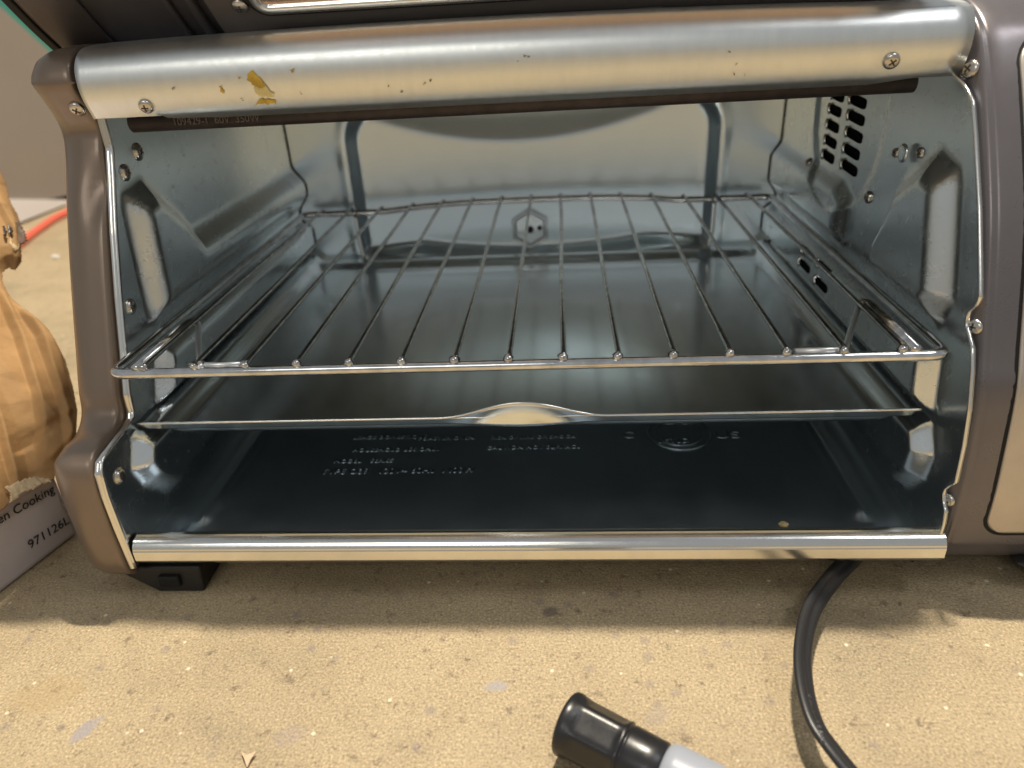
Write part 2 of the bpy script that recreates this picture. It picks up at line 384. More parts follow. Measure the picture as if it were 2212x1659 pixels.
tube_geo([(cc.x+.0165*math.cos(a), cc.y+.0165*math.sin(a), -.0822) for a in np.linspace(0,2*PI,49)[:-1]], .0004, 6, True, V, F)
tube_geo([(cc.x+.0125*math.cos(a), cc.y+.0125*math.sin(a), -.0822) for a in np.linspace(0,2*PI,49)[:-1]], .0003, 6, True, V, F)
obj('embossed_ring', V, F, EMB, cav)
# bottom front trim
prof = spline([(-.0040,-.0835,0),(-.0062,-.0800,0),(-.0076,-.0760,0),(-.0105,-.0744,0),(-.0145,-.0750,0),(-.0165,-.0768,0),(-.0172,-.0785,0)], 4)
prof = [(p.x,p.y) for p in prof] + [(-.0174,-.0790),(-.0174,-.0835),(-.0171,-.0842),(-.0150,-.0866),(-.0142,-.0875),(-.012,-.0882),(.0,-.0882),(.03,-.0882)]
V,F = sheetX(prof, -.1705, .1738, 3); tr = obj('bottom_trim', V, F, TRIM, oven, smooth=False, solid=.0007)
# hood
hp = spline([(.0655,.0925,0),(.0600,.0905,0),(.0548,.0925,0),(.0522,.0950,0),(.0500,.0993,0),(.0489,.1034,0),(.0490,.1080,0),(.0508,.1122,0),(.0550,.1160,0),(.0610,.1180,0),(.0746,.1188,0),(.10,.1192,0)], 5)
hp = [(p.x,p.y) for p in hp]+[(.16,.1195),(.345,.1195),(.348,.117),(.348,-.088)]
KE = min(k for k,(y,z) in enumerate(hp) if z > .0965)
V = []; F = []; n = len(hp); xs = [-.1725,-.1705,-.146,-.1445,-.143]+list(np.linspace(-.12,.12,9))+[.139,.1405,.142,.166,.1735]
for x in xs:
    tab = 1-float(sm(.1425,.1455,abs(x-0.0005)))     # the lip turns further in between the screw tabs
    for k,(y,z) in enumerate(hp):
        w = 1-tab
        if k < KE and w > 0:
            tt = k/KE; y2 = .0530+(hp[KE][0]-.0530)*tt; z2 = .0928+(hp[KE][1]-.0928)*tt
            y = y*(1-w)+y2*w; z = z*(1-w)+z2*w
        z += (.0024*max(0,1-((x+.03)/.165)**2)+.0006)*float(sm(.100,.119,z))*(1 if y < .335 else 0) - (.0009 if x > .12 and z > .116 and y < .335 else 0)*(x-.12)/.05
        V.append((x,y,z))
for i in range(len(xs)-1):
    for k in range(n-1): F.append((i*n+k, i*n+k+1, (i+1)*n+k+1, (i+1)*n+k))
hood = obj('hood', V, F, HOODM, oven, solid=.0006, off=0)
# heating element
z0 = .0893
V,F = tube_geo([(-.163,.064,z0),(.162,.064,z0+.0007)], .0040, 14); el = obj('heating_element', V, F, ELEM, oven)
text('109429-1  60V  350W', .0042, 'printed_rating', mat('faint_print', (.12,.10,.09), .6), el,
     Matrix.Translation((-.143,.0598,z0-.0014)) @ Matrix.Rotation(PI/2,4,'X'), .0001)
# floor and shell underside
V,F = box(-.185,.30,.004,.343,-.0915,-.0886); obj('base_plate', V, F, BLACK, oven, smooth=False)
def sweep(path, sections, name, m, close=True):
    """path: (y,z) points; sections: (x, inset along the outward normal)"""
    n = len(path); N = []
    for k in range(n):
        a = Vector(path[max(k-1,0)]); b = Vector(path[min(k+1,n-1)]); t = (b-a).normalized(); N.append(Vector((-t.y, t.x)))
    V = []; F = []
    for x, ins in sections:
        for k in range(n):
            p = Vector(path[k])-N[k]*ins; V.append((x, p.x, p.y))
    for i in range(len(sections)-1):
        for k in range(n-1): F.append((i*n+k, i*n+k+1, (i+1)*n+k+1, (i+1)*n+k))
    if close:
        b = len(V); j = (len(sections)-1)*n
        for k in range(n): V.append((sections[-1][0], .289, V[j+k][2]))
        for k in range(n-1): F.append((j+k, j+k+1, b+k+1, b+k))
    return obj(name, V, F, m, oven)
# left end cap
cp = [(.29,-.0985),(.03,-.0985),(-.006,-.0975),(-.0150,-.0935),(-.0185,-.086),(-.0192,-.0669),(-.0188,-.050),(-.0174,-.039),(-.0140,-.0325),(-.0060,-.0292),(.0040,-.0283),(.0105,-.0240),(.0135,-.015),(.0211,.0028),(.0330,.0304),(.0455,.0574),(.0565,.0784),(.0592,.0876),(.0560,.0955),(.0512,.1035),(.0502,.1085),(.0535,.1145),(.0600,.1185),(.0720,.1200),(.10,.1205),(.29,.1205)]
cps = [(p.x,p.y) for p in spline([(a,b,0) for a,b in cp], 6)]
cps = [(-0,0)]*0 + cps
rev = cps  # runs bottom-back -> bottom-front -> top; outward normal is on the left of travel
cap = sweep([(y,z) for y,z in rev], [(-.1758,.010),(-.1758,.0014),(-.1764,.0003),(-.1774,0),(-.1790,0),(-.1805,0),(-.1820,0),(-.1835,0),(-.1850,0),(-.1870,0.0002),(-.1890,.0006),(-.1930,.0024),(-.1965,.0058),(-.1988,.0100),(-.1998,.0140)], 'end_cap', CAPM)
for v in cap.data.vertices:      # the shallow dent near its top
    g = math.exp(-((v.co.x+.1775)/.0065)**2-((v.co.z-.062-(v.co.x+.18)*.9)/.0085)**2); v.co.y += .0030*g if v.co.y < .09 else 0
    g = math.exp(-((v.co.x+.1800)/.0100)**2-((v.co.z-.079)/.0060)**2); v.co.y -= .0008*g if v.co.y < .09 else 0
# right control panel
pp = [(.29,-.0985),(.03,-.0985),(.004,-.0975),(-.0055,-.0925),(-.0092,-.085),(-.0102,-.0794),(-.0108,-.0596),(-.0080,-.0330),(-.0048,-.0127),(.0000,.0016),(.0106,.0316),(.0200,.0531),(.0360,.0812),(.0480,.1000),(.0560,.1095),(.0680,.1165),(.0820,.1200),(.11,.1205),(.29,.1205)]
pps = [(p.x,p.y) for p in spline([(a,b,0) for a,b in pp], 6)]
panel = sweep(pps, [(.1738,.022),(.1740,.0100),(.1752,.0050),(.1768,.0016),(.1778,.0004),(.1790,0),(.1800,.0006),(.1808,.0002),(.1815,0),(.1860,-.0002),(.30,-.0002)], 'control_panel', PANELM)
# faceplate follows the panel surface
def panel_y(z):
    pts = [(b,a) for a,b in pps if -.0985 < b < .1195]; pts.sort(); return interp(z, [p[0] for p in pts], [p[1] for p in pts])
def faceplate(x0, z0, z1, r, off, name, m, parent, th, x1=.292):
    V = []; rings = []
    outline = []
    def corner(cx, cz, a0):
        for k in range(9): a = a0+PI/2*k/8; outline.append((cx+r*math.cos(a), cz+r*math.sin(a)))
    corner(x1-r, z1-r, 0); corner(x0+r, z1-r, PI/2)
    for z in np.linspace(z1-r, z0+r, 30)[1:-1]: outline.append((x0, z))
    corner(x0+r, z0+r, PI); corner(x1-r, z0+r, 1.5*PI)
    for z in np.linspace(z0+r, z1-r, 30)[1:-1]: outline.append((x1, z))
    cx = (x0+x1)/2
    for ins, dp in ((0,.002),(0,-off+.0006),(.0004,-off+.0001),(.0012,-off)):
        ring = []
        for (x,z) in outline:
            zz = z + (ins if z < (z0+r) else -ins if z > (z1-r) else 0)
            xx = x + (ins if x < cx else -ins)
            ring.append((xx, panel_y(zz)+dp, zz))
        rings.append(ring)
    n = len(outline); V = [p for r_ in rings for p in r_]; F = []
    for i in range(len(rings)-1):
        for k in range(n): F.append((i*n+k, i*n+(k+1)%n, (i+1)*n+(k+1)%n, (i+1)*n+k))
    o = obj(name, V, F, m, parent)
    V2, F2 = [], []
    for z in np.linspace(z0+.0011, z1-.0011, 90):
        dz = (z0+r)-z if z < z0+r else z-(z1-r) if z > z1-r else 0
        q = r-math.sqrt(max(0, r*r-dz*dz)); V2 += [(x0+.0011+q, panel_y(z)-off+.00002, z), (x1-.0011-q, panel_y(z)-off+.00002, z)]
    F2 = [(2*i,2*i+1,2*i+3,2*i+2) for i in range(89)]
    me = o.data; bm = bmesh.new(); bm.from_mesh(me)
    vs = [bm.verts.new(v) for v in V2]
    for f in F2:
        ff = bm.faces.new([vs[i] for i in f]); ff.smooth = True
    bm.to_mesh(me); bm.free(); return o
faceplate(.1885, -.0785, .1065, .010, .0003, 'panel_groove_shade', BLACK, panel, 0)  # black sheet painted in for the shaded groove round the faceplate
faceplate(.1903, -.0765, .1045, .0085, .0012, 'faceplate', FACE, panel, 0)
# screws
def screw(P, n, r, parent, name='screw', washer=0, m=SCREW):
    P = Vector(P); n = Vector(n).normalized(); a = n.orthogonal().normalized(); b = n.cross(a)
    prof = [(1.0,0),(1.0,.18),(.92,.34),(.75,.46),(.5,.54),(0.001,.58)]
    if washer: prof = [(washer,0),(washer,.10),(1.02,.12)]+prof[1:]
    V = []; F = []; N = 20
    for rr, h in prof:
        for k in range(N):
            t = 2*PI*k/N; V.append(P+a*r*rr*math.cos(t)+b*r*rr*math.sin(t)+n*r*h)
    for i in range(len(prof)-1):
        for k in range(N): F.append((i*N+k, i*N+(k+1)%N, (i+1)*N+(k+1)%N, (i+1)*N+k))
    o = obj(name, V, F, m, parent)
    ang = random.uniform(0, PI/2); V = []; F = []
    for q in (0, PI/2):
        d1 = a*math.cos(ang+q)+b*math.sin(ang+q); d2 = n.cross(d1); s = len(V); L_, w_ = .48*r, .10*r
        c0 = P+n*r*.40
        for sx in (-1,1):
            for sy in (-1,1):
                for sz in (0, .215): V.append(c0+d1*L_*sx+d2*w_*sy+n*r*sz)
        F += [tuple(s+i for i in f) for f in [(0,1,3,2),(4,6,7,5),(0,4,5,1),(2,3,7,6),(0,2,6,4),(1,5,7,3)]]
    obj('cross_recess', V, F, RECESS, o, smooth=False)
    return o
bl, brr, bh = bvh_of(wl), bvh_of(wr), bvh_of(hood)
bc, bp_, bbk = bvh_of(cap), bvh_of(panel), bvh_of(bk)
def hit(b, x, y):
    loc, nor, i, d = b.ray_cast(CAM, ray(x,y).normalized())
    if loc is None: return None, None
    if nor.dot(ray(x,y)) > 0: nor = -nor
    return loc, nor
for (px,py,r,b,par) in ((270,373,.0030,bl,wl),(282,662,.0029,bl,wl),(258,1028,.0030,bl,wl),(297,328,.0032,bl,wl),(168,234,.0033,bc,cap),(316,229,.0030,bh,hood),(1925,131,.0031,bh,hood),
                    (1748,350,.0026,brr,wr),(1877,426,.0030,brr,wr),(2098,150,.0034,bp_,panel),(2107,706,.0031,bp_,panel),(2049,1078,.0031,bp_,panel)):
    P, n = hit(b, px, py)
    if P is None: print('MISS', px, py); continue
    screw(P+n*.0001, n, r, par, washer=1.25 if par in (wl,) else 0)
# thermostat bulb clip on the right wall
clip_ = None
for (dx, r, ln) in ((1936,.0021,.004),(1964,.0040,.0012),(1990,.0023,.006)):
    P, n = hit(brr, dx, 330)
    if P is None: continue
    n = Vector((-1,0,0)); V = []; F = []
    if ln < .002:
        tube_geo([P+n*.0022, P+n*.0030, P+n*.0031], lambda t: r*(1 if t < .9 else .6), 18, False, V, F); clip_ = obj('sensor_disc', V, F, STEEL, wr)
    else: screw(P, (-1,-.5,.1), r, wr, 'clip_screw')
# vent slots of the fan guard: dark capsules with a pressed louver lip
slots = [(1811,207,15),(1805,239,18),(1800,273,18),(1795,307,18),(1790,339,18),(1854,219,18),(1850,255,20),(1846,292,20),(1840,328,21),(1835,363,21),(1738,574,15),(1774,615,17),(1779,578,15),(1745,548,10)]
for i,(px,py,hw) in enumerate(slots):
    A, nA = hit(brr, px, py)
    if A is None: continue
    low = i >= 10
    B0 = at(px-hw, py-(6 if not low else 15), 0, A.x); B1 = at(px+hw, py+(6 if not low else 15), 0, A.x)
    d = Vector((0, B1.y-B0.y, B1.z-B0.z)); Ls = d.length/2; d.normalize()
    d = Vector((0,-1,-.04)).normalized() if not low else Vector((0,-1,0)); Ls = .0095 if low else (.0088 if i < 5 else .0108)
    w = Vector((0, -d.z, d.y)); hwz = .0027 if not low else .0024; V = []; F = []; N = 24
    ring = []
    for k in range(N):
        t = 2*PI*k/N; c, s = math.cos(t), math.sin(t); ex = abs(c)**.35*math.copysign(1,c)*Ls; ey = abs(s)**.55*math.copysign(1,s)*hwz
        ring.append(d*ex+w*ey)
    for k in range(N): V.append(A+ring[k]+Vector((-.0003,0,0)))
    for k in range(N): V.append(A+ring[k]*.94+Vector((-.0003,0,0)))
    for k in range(N): V.append(A+ring[k]*.90+Vector((-.00005,0,0)))
    V.append(A+Vector((-.00005,0,0)))
    for j in range(2):
        for k in range(N): F.append((j*N+k, j*N+(k+1)%N, (j+1)*N+(k+1)%N, (j+1)*N+k))
    for k in range(N): F.append((2*N+k, 2*N+(k+1)%N, 3*N))
    vs = obj('vent_slot', V, F, VOID, wr)
    V = []; F = []; e0 = A - d*(Ls*.93)
    tube_geo([e0-w*.0028+Vector((-.0004,0,0)), e0+Vector((-.0011,0,0)), e0+w*.0028+Vector((-.0004,0,0))], .0011, 8, False, V, F)
    obj('slot_lip', V, F, TRIM, vs)
# hexagonal spit socket on the back panel
P, n = hit(bbk, 1145, 492); P = Vector((P.x, P.y, P.z))
V = []; F = []
def hexring(rr, dy): return [(P.x+rr*math.cos(PI/3*k+PI/6), P.y+dy, P.z+rr*math.sin(PI/3*k+PI/6)) for k in range(6)]
for rr, dy in ((.0162,.0005),(.0155,-.0040),(.0140,-.0045),(.0128,-.0040),(.0122,-.0012)): V += hexring(rr, dy)
for j in range(4):
    for k in range(6): F.append((j*6+k, j*6+(k+1)%6, (j+1)*6+(k+1)%6, (j+1)*6+k))
F.append([24+k for k in range(6)])
hx = obj('hex_socket', V, F, TRAYM, oven, smooth=False, bevel=.0006)
screw((P.x, P.y-.0013, P.z-.001), (0,-1,0), .0028, hx, 'socket_screw', m=ELEM)
V,F = tube_geo([(P.x+.0075,P.y-.0013,P.z),(P.x+.0075,P.y-.0016,P.z)], .0019, 12); obj('socket_hole', V, F, VOID, hx)
# grease stains on the hood (lie on its surface)
def stain(poly, m, name='grease_stain', off=.00042):
    pts = []
    for k in range(len(poly)):
        a = poly[k]; b = poly[(k+1)%len(poly)]; nseg = max(2, int(math.hypot(a[0]-b[0], a[1]-b[1])/5))
        for j in range(nseg):
            t = j/nseg; pts.append((a[0]+(b[0]-a[0])*t+random.uniform(-2.4,2.4), a[1]+(b[1]-a[1])*t+random.uniform(-2.2,2.2)))
    # grid fill inside
    xs_ = [p[0] for p in pts]; ys_ = [p[1] for p in pts]; st = 1.6
    G = [(x,y) for x in np.arange(min(xs_), max(xs_)+st, st) for y in np.arange(min(ys_), max(ys_)+st, st)]
    nxx = len(np.arange(min(xs_), max(xs_)+st, st)); nyy = len(G)//nxx
    sd = sdpoly(np.array([(x+.5*st,y+.5*st) for x,y in G]), pts)
    V = []; F = []; idx = {}
    def vid(i,j):
        if (i,j) not in idx:
            x,y = G[i*nyy+j]; L_, n_ = hit(bh, x, y)
            if L_ is None: return None
            idx[(i,j)] = len(V); V.append(L_+n_*off)
        return idx[(i,j)]
    for i in range(nxx-1):
        for j in range(nyy-1):
            if sd[i*nyy+j] < 0:
                q = [vid(i,j), vid(i+1,j), vid(i+1,j+1), vid(i,j+1)]
                if None not in q: F.append(q)
    if F: obj(name, V, F, m, hood)
LSTAIN = mat('thin_grease', (.70,.61,.32), .28, .5, .5, bump=.0001, bscale=500, cvar=.2, cscale=200)
stain([(548,184),(560,176),(574,180),(578,188),(592,200),(592,208),(575,209),(560,208),(553,198)], LSTAIN, off=.0004)
stain([(536,160),(545,152),(552,158),(562,168),(571,180),(574,186),(563,190),(555,188),(546,182),(536,175)], STAIN)
stain([(560,214),(580,214),(597,219),(594,223),(550,225)], STAIN)
stain([(474,184),(478,184),(484,196),(483,200),(477,197)], STAIN)
stain([(628,148),(634,147),(636,154),(631,158),(627,153)], STAIN)
stain([(515,165),(519,165),(519,170),(515,169)], STAIN)
for (x,y,r) in ((1134,121,2.2),(1142,123,1.8),(1120,134,1.3),(523,214,2.0),(650,200,1.4),(1575,111,1.4),(1589,137,1.6),(1585,158,1.5),(1608,160,1.4),(930,175,2.2),(917,180,1.6),(868,198,1.6),(840,186,1.7),(375,190,1.4)):
    stain([(x+r*math.cos(a), y+r*1.2*math.sin(a)) for a in np.linspace(0,2*PI,9)[:-1]], DSTAIN, 'grease_speck')
# feet
def foot(x0, x1, name='foot'):
    V = [(x0-.018,-.012,-.0975),(x1,-.012,-.0975),(x1,.028,-.0975),(x0-.018,.028,-.0975),(x0,-.0145,FZ),(x1,-.0145,FZ),(x1,.024,FZ),(x0,.024,FZ)]
    V = [(x0-.022,-.0125,-.092),(x1,-.0125,-.092),(x1,.030,-.092),(x0-.022,.030,-.092)]+V[4:]
    f = obj(name, V, [(0,1,2,3),(4,7,6,5),(0,4,5,1),(1,5,6,2),(2,6,7,3),(3,7,4,0)], FOOTM, oven, smooth=False, bevel=.0012)
    xm = (x0+x1)/2-.004; V, F = box(xm-.005,xm+.005,-.0155,-.013,-.1015,-.0955); 
    obj('foot_recess', V, F, BLACK, f, smooth=False, bevel=.0008)
    return f
foot(-.1675,-.1460); 
f2 = foot(.2290,.2540)
for y0 in (0,):
    for (a,b) in ((-.1675,-.146),(.255,.28)):
        V,F = box(a,b,.245,.28,FZ,-.0905); obj('foot', V, F, FOOTM, oven, smooth=False, bevel=.001)
# raised door: a curved shell rolled back over the roof; its lower edge is seen from below
Pd = Vector((0,.088,.118)); dd = Vector((0,-1.25,1)).normalized(); nd = Vector((0,1,1.25)).normalized()
dpath = spline([(0,.092,.1148),(0,.088,.118),(0,.0755,.128),(0,.0640,.1385),(0,.0510,.1510),(0,.0425,.1605),(0,.0405,.1690),(0,.0480,.1770),(0,.0750,.1840),(0,.13,.1900),(0,.20,.1900),(0,.27,.180)], 10)
dlen = [0]
for i in range(1, len(dpath)): dlen.append(dlen[-1]+(dpath[i]-dpath[i-1]).length)
d0 = dlen[10]
def dp(x, t, o=0):
    q = t+d0; y = interp(q, dlen, [p.y for p in dpath]); z = interp(q, dlen, [p.z for p in dpath])
    y2 = interp(q+.002, dlen, [p.y for p in dpath]); z2 = interp(q+.002, dlen, [p.z for p in dpath])
    y1 = interp(q-.002, dlen, [p.y for p in dpath]); z1 = interp(q-.002, dlen, [p.z for p in dpath])
    tn = Vector((0, y2-y1, z2-z1)).normalized(); nn = Vector((0, tn.z, -tn.y))       # points up and back, away from the cavity
    return Vector((x,y,z))+nn*(-o)
def slab(name, x0, x1, t0, t1, o0, o1, m, parent, bevel=.001):
    ns = max(2, int((t1-t0)/.004)+1); V = []; F = []
    for t in np.linspace(t0, t1, ns):
        V += [dp(x0,t,o0), dp(x1,t,o0), dp(x1,t,o1), dp(x0,t,o1)]
    for i in range(ns-1):
        for k in range(4): F.append((i*4+k, i*4+(k+1)%4, (i+1)*4+(k+1)%4, (i+1)*4+k))
    F += [(0,1,2,3), tuple((ns-1)*4+k for k in range(4))]
    return obj(name, V, F, m, parent, smooth=False, bevel=bevel)
TM = .20
door = slab('door', -.2035, .168, .0008, TM, -.006, 0, DOORM, oven, .002)
slab('door_seal', -.2030, -.1985, .001, TM-.001, -.001, .0010, BLACK, door)
slab('door_rib', -.1960, -.172, .002, TM-.001, 0, .0016, DOORM, door)
slab('door_rib', -.128, -.1245, .002, TM-.001, 0, .0035, DOORM, door)
slab('door_rib', -.1375, -.1350, .002, TM-.001, 0, .0025, DOORM, door)
slab('door_inner_frame', -.121, .165, .0035, TM-.001, 0, .0020, INFR, door)
def rr_ring(x0,x1,t0,t1,r,w,h0,h1):
    V = []; F = []; pts = []
    cs = ((x1-r,t1-r,0),(x0+r,t1-r,PI/2),(x0+r,t0+r,PI),(x1-r,t0+r,1.5*PI))
    for q,(cx,ct,a0) in enumerate(cs):
        for k in range(9): a = a0+PI/2*k/8; pts.append((cx, ct, math.cos(a), math.sin(a)))
        if q in (1,3):
            for tt in (np.linspace(t1-r, t0+r, 28)[1:-1] if q == 1 else np.linspace(t0+r, t1-r, 28)[1:-1]): pts.append((cx, tt, -1 if q == 1 else 1, 0))
    for rr,h in ((r,h0),(r,h1-.0006),(r-.0008,h1),(r-w+.0008,h1),(r-w,h1-.0006),(r-w,h0)):
        for cx,ct,c,s in pts: V.append(dp(cx+rr*c, ct+rr*s, h))
    n = len(pts)
    for j in range(5):
        for k in range(n): F.append((j*n+k, j*n+(k+1)%n, (j+1)*n+(k+1)%n, (j+1)*n+k))
    return V, F
wp = atp(606, 16, Pd, nd); wt = (wp-Vector((wp.x,.088,.118))).dot(dd)
V,F = rr_ring(-.1030,.150,wt-.0008,.172,.008,.0022,.0018,.0040); obj('window_seal', V, F, BLACK, door)
V,F = rr_ring(-.1010,.1475,wt+.0012,.170,.0065,.0038,.0016,.0052); wf = obj('window_frame', V, F, TRIM, door)
slab('window_glass', -.0980,.1445,wt+.0042,.167,.0018,.0030, GLASS, door, 0)
for px in (655,712,785,1045,1145,1250,1390):
    a = atp(px, 62-(px-650)*.042, Pd, nd); w_ = .0095
    V = [dp(a.x+sx*w, t, h) for (w,t,h) in ((w_,.0030,.002),(w_,.0030,.0045),(w_*.72,.0092,.0045),(w_*.72,.0092,.002)) for sx in (-1,1)]
    obj('door_clip', V, [(0,1,3,2),(2,3,5,4),(4,5,7,6),(0,2,4,6),(1,7,5,3),(0,6,7,1)], CLIPM, door, smooth=False, bevel=.0005)
P = atp(520, 2, Pd, nd); screw(P-nd*.002, -nd, .0035, door)
V,F = tube_geo([(x,.097,.1203+.0024*max(0,1-((x+.03)/.165)**2)-(.002*(x-.1)/.07 if x>.1 else 0)) for x in np.linspace(-.150,.168,14)], .0011, 8); obj('door_track', V, F, CHROME, hood)
# power cord: flat twin cable, leaves from under the oven
cpts = [(1930,1130,-.093),(1880,1170,-.094),(1835,1210,-.095),(1790,1260,-.094),(1752,1320,-.0925),(1735,1400,-.091),(1738,1480,-.0905),(1760,1560,-.091),(1800,1620,-.0925),(1850,1680,-.095),(1920,1750,-.099)]
path = spline([at(x,y,2,z) for x,y,z in cpts], 8)
def twin(an):
    c, s = math.cos(an), math.sin(an); return (.0040*c, .0020*s*(1-.40*math.exp(-(c/.28)**2)))
tw = [(twin(2*PI*k/28)) for k in range(28)]
def flatf(an): return twin(an)
V, F = [], []
ro = .6
tube_geo(path, 1, 28, False, V, F, flat=lambda an: (twin(an)[0]*math.cos(ro)-twin(an)[1]*math.sin(ro), twin(an)[0]*math.sin(ro)+twin(an)[1]*math.cos(ro)))
cord = obj('power_cord', V, F, CORDM, oven)
bco = bvh_of(cord); CPR = mat('cord_lettering', (.11,.11,.12), .45)
# embossed print along the cord
for k,ch in enumerate('VW-1 18AWG'):
    t = k/9; x = 1745+ (1772-1745)*t + 3*math.sin(t*3); y = 1500+(1600-1500)*t
    L_, n_ = hit(bco, x-2, y)
    if L_ is None or ch == ' ': continue
    L2, _ = hit(bco, x+1.0, y+6)
    if L2 is None or (L2-L_).length > .003: continue
    tx = (L2-L_).normalized(); ty = n_.cross(tx).normalized()
    Mx = Matrix(((tx.x,ty.x,n_.x,L_.x),(tx.y,ty.y,n_.y,L_.y),(tx.z,ty.z,n_.z,L_.z),(0,0,0,1)))
    text(ch, .0020, 'cord_print', CPR, cord, Mx, .00005)

# ------------------------------------------------------------------ wire rack
rack = empty('wire_rack', (0,0,0), 'chrome wire rack pulled slightly forward in the middle of the oven', 'oven rack')
backx = [-.165,-.128,-.105,-.0844,-.0518,-.0014,.0504,.0823,.1037,.129,.165]
backy = [.2545,.2545,.2560,.2640,.2720,.2740,.2720,.2650,.2560,.2545,.2545]
def by(x): return interp(x, backx, backy)
bp2 = spline([(x,y,0) for x,y in zip(backx, backy)], 4)
fr = roundpath([Vector((0,0,0)), Vector((-.165,0,0)), Vector((-.165,.2545,0)), Vector((-.128,.2545,0))], .006, 6)
fr2 = roundpath([Vector((.128,.2545,0)), Vector((.165,.2545,0)), Vector((.165,0,0)), Vector((0,0,0))], .006, 6)
mid = [p for p in bp2 if -.127 < p.x < .127]
V,F = tube_geo(fr+mid+fr2[:-1], .00215, 12, True); obj('rack_frame', V, F, CHROME, rack)
def blob(P, r, V, F):
    s = len(V); N, Mm = 8, 5
    for j in range(Mm+1):
        ph = PI*j/Mm
        for k in range(N):
            q = random.uniform(.85,1.15); V.append((P[0]+r*q*math.sin(ph)*math.cos(2*PI*k/N), P[1]+r*q*math.sin(ph)*math.sin(2*PI*k/N), P[2]+r*q*.8*math.cos(ph)))
    for j in range(Mm):
        for k in range(N): F.append((s+j*N+k, s+j*N+(k+1)%N, s+(j+1)*N+(k+1)%N, s+(j+1)*N+k))
for i in range(15):
    x = -.1499+.02131*i; V, F = [], []; yb = by(x)+.0005; s = random.uniform(-.0004,.0004)
    side = i in (0,14)
    tube_geo([(x,-.0012,.0022),(x,.0005,.0031),(x,.004,.0034),(x+s,.10,.0032),(x-s,.20,.0032),(x,yb-.001,.0032)], .00108, 8, False, V, F)
    blob((x-.0004,.0002,.0030), .0021, V, F); blob((x,yb-.001,.0026), .0016, V, F)
    obj('cross_rod', V, F, RODM, rack)
for s in (-1,1):
    V, F = tube_geo(roundpath([(s*.1530,-.001,.0026),(s*.1530,.047,.0028),(s*.1505,.0495,.0020)], .003), .0021, 10); obj('side_rod', V, F, RODM, rack)
    V, F = tube_geo(roundpath([(s*.1505,.0500,.0015),(s*.1285,.0035,.0015),(s*.1230,.0022,.0022),(s*.1090,.0022,.0022)], .002), .0013, 8); blob((s*.1273,.002,.002), .0024, V, F)
    obj('stop_loop', V, F, LOOPM, rack)
    V, F = tube_geo(roundpath([(s*.1265,.2500,.0022),(s*.1265,.2530,-.002),(s*.1265,.2540,-.022),(s*.1240,.2500,-.034)], .004), .0016, 8); obj('back_hook', V, F, LOOPM, rack)

# ------------------------------------------------------------------ tray
tray = empty('baking_tray', (0,0,0), 'shallow grey steel tray with a raised finger tab, in the slot below the wire rack', 'baking tray')
def tabz(x): 
    t = abs(x-.0020)/.0365
    return .0080*(.5+.5*math.cos(PI*min(t,1)))**1.0 if t < 1 else 0
nx, ny = 161, 70; V = []; F = []
ysamp = list(np.linspace(.0136,.034,26))+list(np.linspace(.037,.240,24))+list(np.linspace(.2425,.262,20))
for y in ysamp:
    for i in range(nx):
        x = -.1702+.3377*i/(nx-1); zz = -.0405
        ef = 1-float(sm(.0136,.0215,y)); eb = float(sm(.245,.258,y)); es = float(sm(.1555,.1640,abs(x)))
        h = max(ef, eb*.35, es*.85)
        zz += .0088*h + .0009*math.exp(-((y-.238)/.003)**2)
        V.append((x,y,zz))
ny = len(ysamp)
for j in range(ny-1):
    for i in range(nx-1): F.append((j*nx+i, j*nx+i+1, (j+1)*nx+i+1, (j+1)*nx+i))
obj('pan', V, F, TRAYM, tray, solid=.0005)
V = []; F = []; xs2 = np.linspace(-.1702,.1675,141); rows = 9
for x in xs2:
    tz = tabz(x); k_ = tz/.0080
    for r_ in range(rows):
        t = r_/(rows-1); z = -.0314+tz + (-.0362-(-.0314+tz))*t; y = .0134-.0022*k_*(1-t) + .0007*k_*math.sin(PI*t) + .0034*t*(1-k_)
        V.append((x, y, z))
for i in range(len(xs2)-1):
    for r_ in range(rows-1): F.append((i*rows+r_, i*rows+r_+1, (i+1)*rows+r_+1, (i+1)*rows+r_))
lip = obj('front_lip', V, F, TRAYM, tray, solid=.0004)
V,F = tube_geo([(x, .0134-.0022*tabz(x)/.008, -.0314+tabz(x)) for x in xs2], .00065, 8); obj('rolled_rim', V, F, TRIM, lip)

# ------------------------------------------------------------------ crumb and floor litter
def lump(name, P, r, m, label, cat, flat=.6, parent=None, group=None):
    bm = bmesh.new(); bmesh.ops.create_icosphere(bm, subdivisions=2, radius=1)
    for v in bm.verts:
        q = random.uniform(.75,1.2); v.co = Vector((v.co.x*r*q*1.15, v.co.y*r*q*.9, v.co.z*r*flat*q))+Vector(P)+Vector((0,0,r*flat*.9))
    me = bpy.data.meshes.new(name); bm.to_mesh(me); bm.free(); me.materials.append(m); o = bpy.data.objects.new(name, me); COL.objects.link(o)
    return tag(o, label, cat, group)
lump('bread_crumb', at(1692,1137,2,-.0825), .0019, CRUMBM, 'small tan crumb lying on the dark oven floor near its right front', 'crumb')
lump('white_crumb', at(121,558,2,FZ), .0035, WHITEC, 'tiny white scrap on the floor below the red cord', 'scrap')
c0 = at(535,1637,2,FZ+.0012)
V = [c0+Vector(p) for p in ((-.0030,.0020,0),(-.0004,.0006,.0006),(.0024,.0022,.0002),(.0016,-.0008,.0004),(.0010,-.0034,-.0004),(-.0006,-.0010,.0005))]
tag(obj('wood_chip', V, [(0,1,5),(1,2,3),(1,3,5),(3,4,5)], CHIP, smooth=False, solid=.0005), 'pale curled wood chip on the floor near the bottom edge left of the marker', 'wood chip')

